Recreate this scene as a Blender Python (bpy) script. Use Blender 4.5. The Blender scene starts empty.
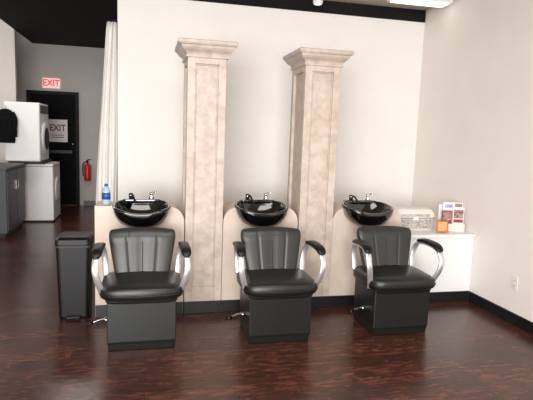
import bpy, bmesh, math
from mathutils import Vector, Matrix
from math import sin, cos, pi
S=bpy.context.scene
C=bpy.context.collection
S.view_settings.view_transform='Standard'

def lin(c):
    return tuple(((v/255)/12.92 if v/255<=.04045 else ((v/255+.055)/1.055)**2.4) for v in c)+(1,)
def mat(name,rgb,rough=.5,metal=0,noise=None,bump=0,coat=0,emis=0,scale=8,stretch=(1,1,1),spec=.5,detail=4,dist=0):
    m=bpy.data.materials.new(name);m.use_nodes=True
    nt=m.node_tree;b=nt.nodes['Principled BSDF']
    b.inputs['Base Color'].default_value=lin(rgb);b.inputs['Roughness'].default_value=rough
    b.inputs['Metallic'].default_value=metal;b.inputs['Coat Weight'].default_value=coat
    b.inputs['Specular IOR Level'].default_value=spec
    if emis:
        b.inputs['Emission Color'].default_value=lin(rgb);b.inputs['Emission Strength'].default_value=emis
    if noise or bump:
        tc=nt.nodes.new('ShaderNodeTexCoord');mp=nt.nodes.new('ShaderNodeMapping')
        mp.inputs['Scale'].default_value=stretch
        nt.links.new(tc.outputs['Object'],mp.inputs[0])
        n=nt.nodes.new('ShaderNodeTexNoise');n.inputs['Scale'].default_value=scale;n.inputs['Detail'].default_value=detail;n.inputs['Distortion'].default_value=dist
        nt.links.new(mp.outputs[0],n.inputs['Vector'])
        if noise:
            r=nt.nodes.new('ShaderNodeValToRGB')
            r.color_ramp.elements[0].position=.33;r.color_ramp.elements[1].position=.67
            r.color_ramp.elements[0].color=lin(rgb);r.color_ramp.elements[1].color=lin(noise)
            nt.links.new(n.outputs['Fac'],r.inputs[0]);nt.links.new(r.outputs[0],b.inputs['Base Color'])
        if bump:
            bp=nt.nodes.new('ShaderNodeBump');bp.inputs['Strength'].default_value=bump;bp.inputs['Distance'].default_value=.002
            nt.links.new(n.outputs['Fac'],bp.inputs['Height']);nt.links.new(bp.outputs[0],b.inputs['Normal'])
    return m

M=dict(
 wall=mat('wall_paint',(238,235,231),.6,noise=(241,238,234),bump=.1,scale=3),
 wallr=mat('wall_paint_right',(240,232,227),.6,noise=(243,236,231),bump=.1,scale=3),
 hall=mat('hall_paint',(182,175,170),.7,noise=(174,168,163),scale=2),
 hall_lit=mat('hall_paint_lit',(205,198,190),.7,noise=(198,192,186),scale=2),  # lighter copy of the hall paint, brighter lighting put into the colour
 blackceil=mat('black_ceiling',(20,19,19),.85,noise=(27,26,26),scale=3,spec=.2),
 tanceil=mat('ceiling_tan',(176,164,148),.8,noise=(166,154,140),scale=3),
 base=mat('baseboard_black',(17,16,17),.4),
 column=mat('column_faux_marble',(180,164,150),.45,noise=(203,189,177),bump=.12,scale=14,detail=10,dist=.4),
 tan=mat('beige_laminate',(202,185,170),.4,noise=(210,195,181),scale=9,detail=7),
 white=mat('white_laminate',(240,239,238),.35),
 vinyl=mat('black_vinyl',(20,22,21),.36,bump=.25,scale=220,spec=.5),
 vinyl_sheen=mat('black_vinyl_sheen',(40,42,40),.38,bump=.25,scale=220,spec=.55),  # same vinyl for the backrest, lightened: its reflection is in the base colour
 seam=mat('seam_piping',(10,10,10),.5),
 plastic=mat('black_plastic',(11,11,12),.4,spec=.35),
 cloth=mat('black_cloth',(14,14,15),.95,noise=(22,22,24),scale=20,spec=.1),
 bowl=mat('black_gloss_bowl',(6,6,7),.08,coat=1),
 chrome=mat('chrome',(225,225,225),.16,metal=1),
 satin=mat('satin_aluminium',(228,228,229),.33,metal=.75),
 red=mat('red_paint',(190,25,25),.35),
 grayc=mat('gray_cabinet',(72,74,78),.5,noise=(66,68,72),scale=3),
 appl=mat('appliance_white',(232,230,228),.35),
 dark=mat('dark_gap',(12,12,13),.6),
 door=mat('door_black',(9,8,9),.7,spec=.12),
 frame=mat('door_frame_black',(18,16,18),.6,spec=.2),
 curtain=mat('curtain_cloth',(243,240,236),.85,noise=(238,235,231),scale=6,bump=.2),
 sign=mat('sign_white',(240,232,234),.5),
 signtxt=mat('sign_purple',(120,50,80),.5),
 ink=mat('ink_gray',(70,68,72),.6),
 exitw=mat('exit_sign_white',(240,225,220),.5,emis=.4),
 exitr=mat('exit_sign_red',(235,25,20),.5,emis=1.0),
 gold=mat('gold_frame',(190,120,50),.35,metal=.4),
 print1=mat('print_orange',(205,120,70),.5,noise=(235,200,150),scale=60),
 paper=mat('paper_white',(240,238,240),.55),
 print2=mat('print_maroon',(130,35,60),.5,noise=(170,60,80),scale=50),
 print3=mat('print_skin',(200,165,150),.5,noise=(90,60,70),scale=45),
 print4=mat('print_blue',(110,120,160),.5,noise=(200,200,215),scale=60),
 boxp=mat('box_plastic',(225,221,214),.35),
 boxprint=mat('box_print',(215,210,202),.5,noise=(128,124,120),scale=55,stretch=(1,1,2.5)),
 bottlew=mat('bottle_clear_blue',(165,185,205),.15),
 label=mat('label_blue',(30,80,160),.4),
 outlet=mat('outlet_plastic',(235,228,215),.4),
 lamp=mat('lamp_white',(255,250,240),.5,emis=1.5),
)
# floor planks
fm=bpy.data.materials.new('floor_cherry_planks');fm.use_nodes=True;nt=fm.node_tree;b=nt.nodes['Principled BSDF']
N=nt.nodes.new;Lk=nt.links.new
tc=N('ShaderNodeTexCoord')
br=N('ShaderNodeTexBrick');br.offset=.37;br.inputs['Scale'].default_value=1
br.inputs['Brick Width'].default_value=1.25;br.inputs['Row Height'].default_value=.127;br.inputs['Mortar Size'].default_value=.002
br.inputs['Color1'].default_value=(.34,.34,.34,1);br.inputs['Color2'].default_value=(.66,.66,.66,1);br.inputs['Mortar'].default_value=(.0,.0,.0,1)
Lk(tc.outputs['Object'],br.inputs['Vector'])
mp=N('ShaderNodeMapping');mp.inputs['Scale'].default_value=(3.0,11,1);Lk(tc.outputs['Object'],mp.inputs[0])
n1=N('ShaderNodeTexNoise');n1.inputs['Scale'].default_value=2.6;n1.inputs['Detail'].default_value=10;n1.inputs['Roughness'].default_value=.72;n1.inputs['Distortion'].default_value=.6
Lk(mp.outputs[0],n1.inputs['Vector'])
ad=N('ShaderNodeMixRGB');ad.blend_type='MIX';ad.inputs[0].default_value=.25
Lk(n1.outputs['Fac'],ad.inputs[1]);Lk(br.outputs['Color'],ad.inputs[2])
rp=N('ShaderNodeValToRGB');e=rp.color_ramp.elements
e[0].position=.36;e[0].color=lin((35,17,13));e[1].position=.66;e[1].color=lin((116,68,51))
k=rp.color_ramp.elements.new(.5);k.color=lin((66,34,26))
Lk(ad.outputs[0],rp.inputs[0]);Lk(rp.outputs[0],b.inputs['Base Color'])
b.inputs['Roughness'].default_value=.25
bp=N('ShaderNodeBump');bp.inputs['Strength'].default_value=.2;bp.inputs['Distance'].default_value=.003
Lk(ad.outputs[0],bp.inputs['Height']);Lk(bp.outputs[0],b.inputs['Normal'])
M['floor']=fm

def obj(name,verts,faces,m,parent=None,smooth=False,bevel=0,seg=2):
    me=bpy.data.meshes.new(name);me.from_pydata([tuple(v) for v in verts],[],faces);me.update()
    bm=bmesh.new();bm.from_mesh(me);bmesh.ops.recalc_face_normals(bm,faces=bm.faces)
    if bevel:
        bmesh.ops.bevel(bm,geom=bm.edges[:],offset=bevel,segments=seg,affect='EDGES',profile=.5,clamp_overlap=True)
    bm.to_mesh(me);bm.free()
    for p in me.polygons:p.use_smooth=smooth
    me.materials.append(M[m]);o=bpy.data.objects.new(name,me);C.objects.link(o)
    if parent:o.parent=parent
    return o
def box(name,x0,x1,y0,y1,z0,z1,m,parent=None,bevel=0,seg=2,smooth=False):
    v=[(x,y,z) for x in(x0,x1) for y in(y0,y1) for z in(z0,z1)]
    f=[(0,1,3,2),(4,6,7,5),(0,4,5,1),(2,3,7,6),(0,2,6,4),(1,5,7,3)]
    return obj(name,v,f,m,parent,smooth,bevel,seg)
def empty(name,loc=(0,0,0),parent=None):
    o=bpy.data.objects.new(name,None);C.objects.link(o);o.location=loc
    if parent:o.parent=parent
    return o
def rings(name,R,m,parent=None,smooth=True,cap=True,closed=True):
    n=len(R[0]);v=[p for r in R for p in r];f=[]
    for i in range(len(R)-1):
        for j in range(n if closed else n-1):
            a=i*n+j;b_=i*n+(j+1)%n;f.append((a,b_,b_+n,a+n))
    if cap:
        f.append(tuple(range(n)));f.append(tuple(range((len(R)-1)*n,len(R)*n)))
    return obj(name,v,f,m,parent,smooth)
def lathe(name,prof,m,c=(0,0,0),parent=None,n=24,smooth=True):
    R=[[(c[0]+r*cos(2*pi*j/n),c[1]+r*sin(2*pi*j/n),c[2]+z) for j in range(n)] for r,z in prof]
    return rings(name,R,m,parent,smooth)
def tube(name,pts,r,m,parent=None,n=10,smooth=True,wx=None,t=None):
    P=[Vector(p) for p in pts];R=[]
    for i,p in enumerate(P):
        d=(P[min(i+1,len(P)-1)]-P[max(i-1,0)]).normalized()
        ref=Vector((1,0,0)) if abs(d.x)<.9 else Vector((0,0,1))
        s=(ref-d*ref.dot(d)).normalized();u=d.cross(s)
        if wx: 
            R.append([tuple(p+s*a*wx/2+u*b_*t/2) for a,b_ in((-1,-.5),(-.85,-1),(.85,-1),(1,-.5),(1,.5),(.85,1),(-.85,1),(-1,.5))])
        else: R.append([tuple(p+s*r*cos(2*pi*j/n)+u*r*sin(2*pi*j/n)) for j in range(n)])
    return rings(name,R,m,parent,smooth)
def smoothpath(pts,k=6):
    P=[Vector(p) for p in pts];P=[P[0]]+P+[P[-1]];out=[]
    for i in range(1,len(P)-2):
        for s in range(k):
            t=s/k;a,b_,c,d=P[i-1],P[i],P[i+1],P[i+2]
            out.append(.5*((2*b_)+(-a+c)*t+(2*a-5*b_+4*c-d)*t*t+(-a+3*b_-3*c+d)*t**3))
    out.append(P[-2]);return out
def sgn(v,e): return math.copysign(abs(v)**e,v)
def superbox(name,c,w,d,h,m,parent=None,ex=.3,ez=.35,n=48,k=18,fn=None):
    R=[]
    for i in range(1,k):
        ph=-pi/2+pi*i/k;cz=sgn(sin(ph),ez);cr=abs(cos(ph))**ez
        r=[]
        for j in range(n):
            th=2*pi*j/n;p=[w/2*cr*sgn(cos(th),ex),d/2*cr*sgn(sin(th),ex),h/2*cz]
            if fn:p=fn(p)
            r.append((c[0]+p[0],c[1]+p[1],c[2]+p[2]))
        R.append(r)
    return rings(name,R,m,parent)
def prism_y(name,prof,y0,y1,m,parent=None,bevel=0):
    n=len(prof);v=[(x,y0,z) for x,z in prof]+[(x,y1,z) for x,z in prof]
    f=[tuple(range(n)),tuple(range(n,2*n))]+[(i,(i+1)%n,n+(i+1)%n,n+i) for i in range(n)]
    return obj(name,v,f,m,parent,False,bevel)
def text(name,s,size,loc,rot,m,parent=None,ext=.002,sx=1):
    cu=bpy.data.curves.new(name,'FONT');cu.body=s;cu.size=size;cu.extrude=ext;cu.align_x='CENTER';cu.align_y='CENTER';cu.offset=.004
    o=bpy.data.objects.new(name+'_c',cu);C.objects.link(o)
    dg=bpy.context.evaluated_depsgraph_get();me=bpy.data.meshes.new_from_object(o.evaluated_get(dg))
    bpy.data.objects.remove(o);me.materials.clear();me.materials.append(M[m])
    q=bpy.data.objects.new(name,me);C.objects.link(q);q.location=loc;q.rotation_euler=rot;q.scale=(sx,1,1)
    if parent:q.parent=parent
    return q

# ---------------- room ----------------
XR=2.94;D=4.03;DK=5.21;YH=10.17
box('floor',-4.2,XR+.1,-4.1,YH+.1,-.08,0,'floor')
box('wall_right',XR,XR+.1,-4.1,DK+.1,0,2.86,'wallr')
box('wall_back',-.27,XR,DK,DK+.12,0,2.735,'wall')
box('trim_beam',-.27,XR,DK-.01,DK+.12,2.735,2.86,'blackceil')
box('ceiling',-4.2,XR+.1,-4.1,DK+.12,2.86,2.96,'tanceil')
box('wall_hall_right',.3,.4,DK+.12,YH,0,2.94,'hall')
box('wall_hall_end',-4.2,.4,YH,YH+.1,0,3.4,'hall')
box('wall_hall_left',-3.0,-2.03,9.0,9.1,0,3.4,'hall_lit')
box('ceiling_hall',-2.0,.4,DK+.12,YH,2.94,3.0,'blackceil')
box('ceiling_hall_side',-4.2,-2.0,DK+.12,YH,3.4,3.46,'tanceil')
box('wall_left',-4.3,-4.2,-4.1,YH,0,3.46,'hall_lit')
box('wall_front_low',-4.2,XR,-4.1,-4.0,0,.3,'wall');box('wall_front_top',-4.2,XR,-4.1,-4.0,2.6,2.86,'wall')
for i,x in enumerate((-4.2,-1.6,.9,XR-.15)): box('window_mullion_%d'%(i+1),x,x+.15,-4.1,-4.0,.3,2.6,'frame')
box('baseboard_right',XR-.013,XR,-4.0,D,0,.095,'base',bevel=.003)
box('baseboard_hall',-1.15,.3,YH-.013,YH,0,.09,'base')

L=empty('storage_ledge')
box('body',2.215,XR-.002,D+.012,DK-.002,0,.605,'white',L)
box('top',2.2,XR-.002,D-.012,DK-.002,.605,.634,'white',L,bevel=.004)
box('toe_kick',2.21,XR-.014,D-.002,D+.012,0,.095,'base',L)

# ---------------- columns ----------------
def column(x0):
    E=empty('pilaster_column');w=.30;x1=x0+w;y0=D;y1=D+.40;zt=2.06;r=.022;s=.06
    box('core',x0+r,x1-r,y0+r,y1-.002,.10,zt,'column',E)
    box('plinth',x0-.004,x1+.004,y0-.004,y1,0,.10,'base',E,bevel=.003)
    for a,b_ in((x0,x0+s),(x1-s,x1)): box('stile',a,b_,y0,y0+.03,.10,zt,'column',E,bevel=.003)
    box('rail_top',x0+s,x1-s,y0,y0+.03,zt-.07,zt,'column',E,bevel=.003)
    box('rail_bottom',x0+s,x1-s,y0,y0+.03,.10,.22,'column',E,bevel=.003)
    for a,b_ in((x0+s,x0+s+.010),(x1-s-.010,x1-s)): box('bead',a,b_,y0+.010,y0+.025,.22,zt-.07,'column',E,bevel=.003)
    for a,b_ in((.22,.230),(zt-.080,zt-.07)): box('bead',x0+s,x1-s,y0+.010,y0+.025,a,b_,'column',E,bevel=.003)
    for xa,xb in((x0,x0+.025),(x1-.025,x1)):
        box('side_stile',xa,xb,y0+.03,y0+.075,.10,zt,'column',E,bevel=.002)
        box('side_stile',xa,xb,y1-.06,y1,.10,zt,'column',E,bevel=.002)
        box('side_rail',xa,xb,y0+.075,y1-.06,zt-.07,zt,'column',E)
        box('side_rail',xa,xb,y0+.075,y1-.06,.10,.22,'column',E)
    pr=[(.0,2.035),(.014,2.037),(.016,2.050),(.008,2.056),(.012,2.066),(.022,2.078),(.038,2.090),(.052,2.106),(.058,2.122),(.070,2.126),(.072,2.132),(.076,2.134),(.076,2.156),(.070,2.160)]
    R=[[(x0-o,y0-o,z),(x1+o,y0-o,z),(x1+o,y1+o*.8,z),(x0-o,y1+o*.8,z)] for o,z in pr]
    rings('crown',R,'column',E,smooth=False)
column(.307);column(1.25)

# ---------------- backwash stations: beige cabinet + black bowl ----------------
def arc(cx,cz,r,a0,a1,n=8): return [(cx+r*cos(a0+(a1-a0)*i/n),cz+r*sin(a0+(a1-a0)*i/n)) for i in range(n+1)]
def cabinet(P,x0,x1,cx,sq=False):
    z1=.88;r=.13
    pr=[(x0,.0),(x1,.0)]+arc(x1-r,z1-r,r,0,pi/2)
    pr+=[(cx+.19,z1)]+[(cx+.19*cos(a),z1-.15*sin(a)) for a in [pi*i/12 for i in range(1,12)]]+[(cx-.19,z1)]
    pr+= [(x0,z1)] if sq else arc(x0+r,z1-r,r,pi/2,pi)
    prism_y('cabinet_body',pr,D+.02,D+.30,'tan',P)
    box('cabinet_toe_kick',x0+.002,x1-.002,D+.008,D+.02,0,.095,'base',P)
def bowl(P,x):
    E=empty('bowl',(x,4.02,0),P);n=56;R=[]
    def ring(s,zf,dz=0):
        r=[]
        for j in range(n):
            th=2*pi*j/n;a=sgn(cos(th),.8);b_=sgn(sin(th),.8)
            px=.219*s*a;py=.18*s*b_
            front=max(0,-sin(th))**6
            z=.887+(.13*py if dz==0 else .05*py) - .026*front*(1 if dz==0 else .2)
            py+= .02*front*s*(1 if dz==0 else .5)
            r.append((px,py,z+zf))
        return r
    R.append(ring(.30,-.160,1));R.append(ring(.56,-.150,1));R.append(ring(.78,-.120,1));R.append(ring(.91,-.076,1));R.append(ring(.97,-.036));R.append(ring(.99,-.012))
    R.append(ring(1.0,.0));R.append(ring(.985,.009));R.append(ring(.94,.010));R.append(ring(.90,.0))
    R.append(ring(.85,-.03));R.append(ring(.74,-.075,1));R.append(ring(.5,-.115,1));R.append(ring(.15,-.125,1))
    rings('basin',R,'bowl',E)
    lathe('drain',[(.0,0),(.028,0),(.028,.004),(.0,.004)],'chrome',(0,0,.764),E)
    superbox('faucet_deck',(0,.175,.905),.30,.07,.035,'bowl',E)
    lathe('faucet_base',[(.022,0),(.022,.02),(.014,.03),(.014,.04),(.018,.045),(.018,.055),(.006,.06)],'chrome',(.075,.17,.915),E,16)
    tube('faucet_lever',[(.075,.17,.97),(.095,.15,.98),(.11,.13,.983)],.007,'chrome',E)
    tube('spray_hose',smoothpath([(-.07,.17,.91),(-.075,.165,.95),(-.07,.13,.955),(-.06,.10,.93),(-.05,.07,.90)]),.008,'plastic',E)
    lathe('spray_head',[(.012,0),(.016,.01),(.018,.035),(.015,.05),(.006,.052)],'plastic',(-.085,.17,.915),E,16)
    lathe('spray_collar',[(.013,0),(.019,0),(.019,.008),(.013,.008)],'chrome',(-.085,.17,.945),E,16)
    tube('drain_pipe',[(0,.03,.74),(0,.03,.66),(0,.06,.62)],.02,'plastic',E)
for x0,x1,cx,sq in((-.38,.301,-.030,True),(.613,1.244,.920,False),(1.556,2.197,1.855,False)):
    P=empty('shampoo_bowl_station');cabinet(P,x0,x1,cx,sq);bowl(P,cx)

# ---------------- chairs ----------------
def chair(x,y):
    E=empty('shampoo_chair',(x,y,0))
    v=[]
    for z,w,yo in((.0,.218,.010),(.05,.221,.004),(.06,.225,.0),(.37,.226,.0)):
        v.append([(-w,yo,z),(w,yo,z),(w,.38,z),(-w,.38,z)])
    vv=[p for r in v for p in r];f=[(i*4+j,i*4+(j+1)%4,i*4+4+(j+1)%4,i*4+4+j) for i in range(3) for j in range(4)]+[(0,1,2,3),(12,13,14,15)]
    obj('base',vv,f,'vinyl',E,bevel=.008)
    box('base_plate',-.205,.205,.02,.37,0,.012,'dark',E)
    def sf(p):
        X,Y,Z=p
        t=max(0,-Y/.21)
        if Z>0: Z*=1-.2*t*t
        Y-=.03*(1-(X/.27)**2)*(1 if Y<0 else 0)*t
        Z+=.012*(1-(X/.27)**2)*(1 if Z>0 else 0)
        return [X,Y,Z]
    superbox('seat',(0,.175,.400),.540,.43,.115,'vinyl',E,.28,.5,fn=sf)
    pp=[]
    for j in range(0,25):
        th=pi+pi*j/24;X=.540/2*sgn(cos(th),.28);Y=.43/2*sgn(sin(th),.28)
        t=max(0,-Y/.21);Y-=.03*(1-(X/.27)**2)*t
        pp.append((X*1.003,.175+Y*1.003,.393))
    tube('seat_piping',pp,.005,'seam',E,n=8)
    superbox('front_roll',(0,.02,.356),.47,.06,.07,'vinyl',E,.3,.6)
    R=[];K=26;n=140
    def W(v):
        w=.184+.058*min(1,v*1.02)**.85
        e=1
        if v>.80: e=math.sqrt(max(0.02,1-((v-.80)/.205)**2)); w*= (.88+.12*e)
        if v<.08: e=.6+.4*v/.08
        return w,e
    SE=(-.46,0,.46)
    for i in range(K+1):
        v=i/K;w,e=W(v);th_=.046*e
        z=.42+.332*v;yy=.315+.075*v;r=[]
        for j in range(n):
            a=2*pi*j/n;px=w*sgn(cos(a),.6);py=th_*sgn(sin(a),.65)
            if py<0:
                q=px/w;py+=-.012*abs(q)**2
                for s in SE:
                    d=abs(q-s);py+=.006*math.exp(-(d/.03)**2)*e
            zz=z+ (.014*(1-(px/w)**2) if v>.80 else 0)
            r.append((px,yy+py,zz))
        R.append(r)
    rings('backrest',R,'vinyl_sheen',E)
    for s in SE:
        pts=[]
        for i in range(3,21):
            v=i/K;w,e=W(v)
            sa=math.acos(min(1,abs(s)**(1/.6)));py=-.046*e*abs(sin(sa))**.65
            pts.append((s*w,.315+.075*v+py-.012*s*s+.005,.42+.332*v))
        tube('stitch_seam',pts,.0025,'seam',E,n=6)
    box('back_bracket',-.09,.09,.31,.38,.30,.48,'plastic',E,bevel=.01)
    for s in(-1,1):
        p=[(s*.248,.055,.36),(s*.262,.025,.42),(s*.283,-.005,.49),(s*.296,-.012,.56),(s*.294,.02,.622),(s*.288,.07,.65),(s*.285,.15,.658),(s*.283,.23,.655),(s*.278,.30,.645),(s*.268,.345,.60),(s*.258,.355,.52),(s*.25,.34,.42)]
        tube('arm_frame',smoothpath(p,5),0,'satin',E,wx=.042,t=.016)
        q=smoothpath([(s*.292,.004,.640),(s*.289,.06,.669),(s*.285,.15,.678),(s*.283,.23,.675),(s*.279,.315,.66)],6)
        RR=[]
        for i,c in enumerate(q):
            t=i/(len(q)-1);k=max(.15,min(1,math.sqrt(max(0,1-(abs(t-.5)*2)**6))))
            RR.append([(c.x+.035*k*sgn(cos(a),.7),c.y,c.z+.018*k*sgn(sin(a),.7)) for a in [2*pi*j/16 for j in range(16)]])
        rings('arm_pad',RR,'plastic',E)
    tube('lever',smoothpath([(-.21,.18,.17),(-.27,.17,.165),(-.33,.15,.15)]),.008,'chrome',E)
    tube('lever_knob',[(-.325,.152,.152),(-.36,.14,.143)],.013,'plastic',E)
    lathe('lever_collar',[(.0,0),(.02,0),(.02,.012),(0,.012)],'chrome',(-.24,.17,.16),E,16)
for x,y in((-.02,3.37),(.935,3.35),(1.885,3.365)):chair(x,y)

# ---------------- trash bin ----------------
T=empty('trash_bin',(-.535,4.15,0))
def rr(w,d,z,r=.03):
    o=[]
    for sx,sy,a0 in((1,-1,-pi/2),(1,1,0),(-1,1,pi/2),(-1,-1,pi)):
        for i in range(5):
            a=a0+pi/2*i/4;o.append((sx*(w/2-r)+r*cos(a),sy*(d/2-r)+r*sin(a),z))
    return o
rings('body',[rr(.215,.25,0),rr(.222,.26,.02),rr(.25,.29,.57)],'plastic',T,smooth=False)
rings('rim',[rr(.25,.295,.565),rr(.256,.30,.57),rr(.256,.30,.574),rr(.25,.295,.579)],'ink',T,smooth=False)
rings('lid',[rr(.254,.298,.579),rr(.26,.30,.59),rr(.258,.298,.625),rr(.22,.25,.642),rr(.10,.10,.646)],'plastic',T,smooth=False)
box('pedal',-.05,.05,-.165,-.12,.012,.03,'plastic',T,bevel=.005)

Bt=empty('water_bottle',(-.30,4.12,.88))
lathe('body',[(.024,.001),(.031,.004),(.032,.02),(.030,.05),(.032,.06),(.032,.105),(.026,.125),(.014,.14),(.012,.148)],'bottlew',(0,0,0),Bt)
lathe('label',[(.0325,.045),(.033,.045),(.033,.098),(.0325,.098)],'label',(0,0,0),Bt)
lathe('cap',[(.013,.146),(.014,.147),(.014,.162),(.012,.165)],'label',(0,0,0),Bt)

# ---------------- things on ledge ----------------
zl=.634
B=empty('storage_box',(2.43,4.35,zl))
bx=rr
rings('body',[bx(.37,.24,0),bx(.39,.26,.02),bx(.395,.262,.12)],'boxp',B,smooth=False)
rings('lid',[bx(.41,.275,.12),bx(.412,.278,.13),bx(.405,.27,.165),bx(.37,.23,.195),bx(.30,.15,.205)],'boxp',B,smooth=False)
box('printed_band',-.17,.17,-.1335,-.128,.022,.105,'boxprint',B)
box('lid_print',-.15,.15,-.141,-.135,.132,.155,'boxprint',B)
box('lid_seam',-.2,.2,-.142,-.13,.116,.121,'ink',B)
box('latch',-.025,.025,-.150,-.13,.10,.135,'paper',B,bevel=.004)

F=empty('picture_frame',(2.645,4.10,zl));F.rotation_euler=(math.radians(-10),0,math.radians(-8))
for a in((-.055,-.043,0,.11),(.043,.055,0,.11),(-.043,.043,0,.012),(-.043,.043,.098,.11)): box('edge',a[0],a[1],-.01,.005,a[2]+.003,a[3]+.003,'gold',F,bevel=.002)
box('picture',-.043,.043,-.002,.004,.013,.101,'print1',F)
box('stand',-.01,.01,.005,.055,.003,.01,'gold',F)

H=empty('brochure_stand',(2.81,4.22,zl));H.rotation_euler=(0,0,math.radians(-12))
box('holder_base',-.11,.11,-.05,.06,0,.012,'white',H,bevel=.003)
box('holder_back',-.11,.11,.045,.055,.012,.24,'white',H,bevel=.002)
box('holder_front',-.11,.11,-.05,-.044,.012,.07,'boxp',H,bevel=.002)
box('brochure_left',-.105,-.01,-.03,-.02,.014,.19,'print2',H)
box('brochure_left_photo',-.10,-.015,-.033,-.0305,.10,.18,'print3',H)
box('brochure_right',.0,.105,-.025,-.015,.014,.22,'paper',H)
box('brochure_right_photo',.008,.097,-.029,-.0255,.12,.20,'print3',H)
box('brochure_right_text',.008,.097,-.029,-.0255,.08,.11,'print2',H)
box('brochure_back',-.09,.10,.0,.01,.014,.265,'paper',H)
box('brochure_back_title',-.07,.0,-.003,-.0005,.215,.245,'print4',H)
box('brochure_back_photo',.02,.09,-.003,-.0005,.225,.255,'print3',H)

O=empty('wall_outlet',(XR,3.466,.34))
box('plate',-.006,0,-.035,.035,-.057,.057,'outlet',O,bevel=.002)
for z in(-.022,.022):
    box('socket',-.008,-.006,-.016,.016,z-.014,z+.014,'outlet',O,bevel=.001)
    for yy in(-.006,.006): box('slot',-.0085,-.008,yy-.0015,yy+.0015,z-.006,z+.006,'dark',O)

# ---------------- curtain ----------------
R=[]
nn=100
for i in range(30):
    t=i/29;z=2.47-2.15*t;hw=.045+.052*min(1,t*1.25)**.8;xr=-.272-.006*t
    r=[]
    for j in range(nn):
        u=j/(nn-1);r.append((xr-2*hw+2*hw*u+.004*sin(7*t+u*5)-.004,5.20+.024*sin(u*2*pi*3.2+.9*sin(2.5*t)+.5)*(.6+.6*t)+.006*sin(u*31+4*t),z+.012*sin(u*20)*(1 if i==29 else 0)))
    R.append(r)
cu=rings('curtain',R,'curtain',smooth=True,cap=False,closed=False)
sm=cu.modifiers.new('s','SOLIDIFY');sm.thickness=.003
tube('curtain_rod',[(-.39,5.2,2.48),(-.272,5.2,2.48)],.009,'frame')

# ---------------- hallway ----------------
Dr=empty('door_1',(-1.665,YH,0))
box('jamb_left',-.445,-.385,-.05,0,0,2.11,'frame',Dr,bevel=.004);box('jamb_right',.385,.445,-.05,0,0,2.11,'frame',Dr,bevel=.004)
box('head',-.385,.385,-.05,0,2.05,2.11,'frame',Dr,bevel=.004)
box('leaf',-.384,.384,-.03,-.002,.01,2.05,'door',Dr)
box('push_bar',-.33,.33,-.085,-.06,.98,1.04,'ink',Dr,bevel=.008)
for x in(-.3,.3): box('bar_mount',x-.03,x+.03,-.06,-.03,.975,1.045,'frame',Dr)
lathe('knob',[(0,0),(.02,0),(.02,.02),(0,.02)],'chrome',(.34,-.06,1.15),Dr,12)
Sg=empty('exit_door_notice',(-1.59,YH-.032,1.395))
box('board',-.17,.17,-.004,0,-.205,.205,'sign',Sg)
text('lettering','EXIT',.16,(0,-.006,.05),(pi/2,0,0),'signtxt',Sg,.001,.85)
for z in(-.08,-.12): box('line',-.11,.11,-.006,-.004,z-.006,z+.006,'ink',Sg)
Ex=empty('exit_sign',(-1.685,YH,2.25))
box('housing',-.15,.15,-.05,0,-.09,.09,'exitw',Ex,bevel=.006)
text('letters','EXIT',.165,(0,-.053,0),(pi/2,0,0),'exitr',Ex,.003,.85)
Fe=empty('fire_extinguisher',(-1.07,YH-.08,.47))
lathe('tank',[(.02,0),(.055,.01),(.06,.03),(.06,.28),(.045,.315),(.02,.33),(.02,.35)],'red',(0,0,0),Fe)
lathe('valve',[(.022,.35),(.022,.38),(.01,.39)],'plastic',(0,0,0),Fe,12)
tube('handle',[(-.01,0,.39),(.03,-.03,.41),(.06,-.05,.41)],.009,'plastic',Fe)
tube('hose',smoothpath([(-.02,0,.37),(-.075,-.02,.33),(-.08,-.03,.2),(-.07,-.03,.1)]),.01,'plastic',Fe)
box('wall_bracket',-.03,.03,.055,.079,.1,.3,'ink',Fe)
W_=empty('washing_machine')
box('body',-1.96,-1.385,8.35,8.98,.02,.90,'appl',W_,bevel=.015)
box('feet',-1.93,-1.41,8.38,8.95,0,.02,'dark',W_)
box('lid_gap',-1.955,-1.381,8.347,8.98,.855,.862,'dark',W_)
rings('door',[[(-1.385+dx,8.665+r*cos(a),.48+r*sin(a)) for a in [2*pi*j/24 for j in range(24)]] for r,dx in((.2,0),(.2,.015),(.16,.02),(.1,.02))],'appl',W_)
Dy=empty('clothes_dryer')
box('body',-2.02,-1.535,8.2,8.90,.94,1.81,'appl',Dy,bevel=.015)
box('shelf',-1.99,-1.50,8.25,8.93,.902,.94,'dark',Dy)
box('control_panel',-1.537,-1.530,8.25,8.85,1.66,1.78,'ink',Dy)
rings('door',[[(-1.535+dx,8.55+r*cos(a),1.28+r*sin(a)) for a in [2*pi*j/24 for j in range(24)]] for r,dx in((.25,0),(.25,.02),(.2,.03),(.12,.03))],'appl',Dy)
rings('door_glass',[[(-1.50+dx,8.55+r*cos(a),1.28+r*sin(a)) for a in [2*pi*j/24 for j in range(24)]] for r,dx in((.17,0),(.17,.004),(.1,.006))],'dark',Dy)
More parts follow.
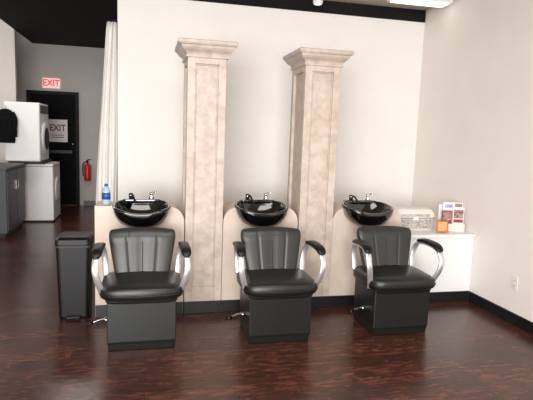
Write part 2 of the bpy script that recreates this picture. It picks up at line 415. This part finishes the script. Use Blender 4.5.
# black garment hanging on a hook on the side of the dryer
Hb=empty('black_jacket',(-1.985,8.15,0))
R=[]
for z,w,d in((1.70,.03,.02),(1.68,.07,.03),(1.63,.115,.04),(1.5,.125,.045),(1.35,.115,.045),(1.24,.125,.05),(1.21,.12,.045)):
    R.append([((w+.008*sin(5*a+z*9))*cos(a),min(.045,(d+.006*sin(7*a))*sin(a)),z) for a in [2*pi*j/36 for j in range(36)]])
rings('torso',R,'cloth',Hb)
for s in(-1,1): tube('sleeve',smoothpath([(s*.09,-.01,1.65),(s*.13,-.02,1.55),(s*.125,-.025,1.40),(s*.12,-.02,1.30)]),.032,'cloth',Hb)
tube('hook',[(0,.045,1.74),(0,0,1.74),(0,0,1.69)],.006,'chrome',Hb)
G=empty('gray_base_cabinet')
box('body',-2.45,-1.76,7.15,8.15,.06,.89,'grayc',G)
box('toe',-2.42,-1.79,7.18,8.12,0,.06,'dark',G)
box('top',-2.47,-1.74,7.13,8.17,.89,.92,'grayc',G,bevel=.004)
for i in range(2):
    box('door',-1.76,-1.745,7.17+i*.49,7.64+i*.49,.09,.87,'grayc',G,bevel=.004)
    box('pull',-1.745,-1.73,7.58+i*.10,7.60+i*.10,.6,.72,'chrome',G)
Fx=empty('ceiling_light_strip')
box('housing',2.28,2.90,4.62,4.80,2.80,2.86,'white',Fx,bevel=.01)
box('diffuser',2.31,2.87,4.635,4.785,2.79,2.80,'lamp',Fx)
Sp=empty('ceiling_spotlight')
lathe('can',[(.0,.0),(.045,0),(.05,.01),(.05,.08),(.0,.08)],'white',(1.66,5.05,2.78),Sp)
lathe('bulb',[(.0,.0),(.035,0),(.035,.004),(.0,.004)],'lamp',(1.66,5.05,2.774),Sp)

# ---------------- lights ----------------
def area(name,loc,rot,sx,sy,e,col):
    l=bpy.data.lights.new(name,'AREA');l.shape='RECTANGLE';l.size=sx;l.size_y=sy;l.energy=e;l.color=col
    o=bpy.data.objects.new(name,l);C.objects.link(o);o.location=loc;o.rotation_euler=rot;return o
area('window_daylight',(-1.6,-3.9,1.5),(pi/2,0,math.radians(-8)),4.6,2.2,600,(1,.99,.975))
area('ceiling_fill',(.3,1.6,2.82),(0,0,0),2.4,1.6,72,(1,.96,.92))  # added overhead fill for the room, no fixture modelled
area('hall_fill',(-1.0,7.6,2.9),(0,0,0),.6,.6,17,(1,.93,.88))  # added dim fill for the exit hall, no fixture modelled
area('side_hall_area',(-3.0,7.4,3.3),(0,math.radians(-20),0),.6,.6,32,(1,.96,.92))  # area light above the left side of the hall, no fixture modelled
w=bpy.data.worlds.new('w');S.world=w;w.use_nodes=True
w.node_tree.nodes['Background'].inputs[0].default_value=(.85,.92,1,1);w.node_tree.nodes['Background'].inputs[1].default_value=1

# ---------------- camera ----------------
cam=bpy.data.cameras.new('camera');co=bpy.data.objects.new('camera',cam);C.objects.link(co);S.camera=co
yaw,pit,rol=.2346,.1284,.0365
cy,sy,cp,sp,c,s=cos(yaw),sin(yaw),cos(pit),sin(pit),cos(rol),sin(rol)
Rv=Vector((cy,-sy,0));Fv=Vector((sy*cp,cy*cp,-sp));Uv=Vector((sy*sp,cy*sp,cp))
r2=c*Rv+s*Uv;u2=c*Uv-s*Rv
co.matrix_world=Matrix(((r2.x,u2.x,-Fv.x,0),(r2.y,u2.y,-Fv.y,0),(r2.z,u2.z,-Fv.z,1.4723),(0,0,0,1)))
cam.sensor_fit='HORIZONTAL';cam.sensor_width=36;cam.lens=509.75*36/533
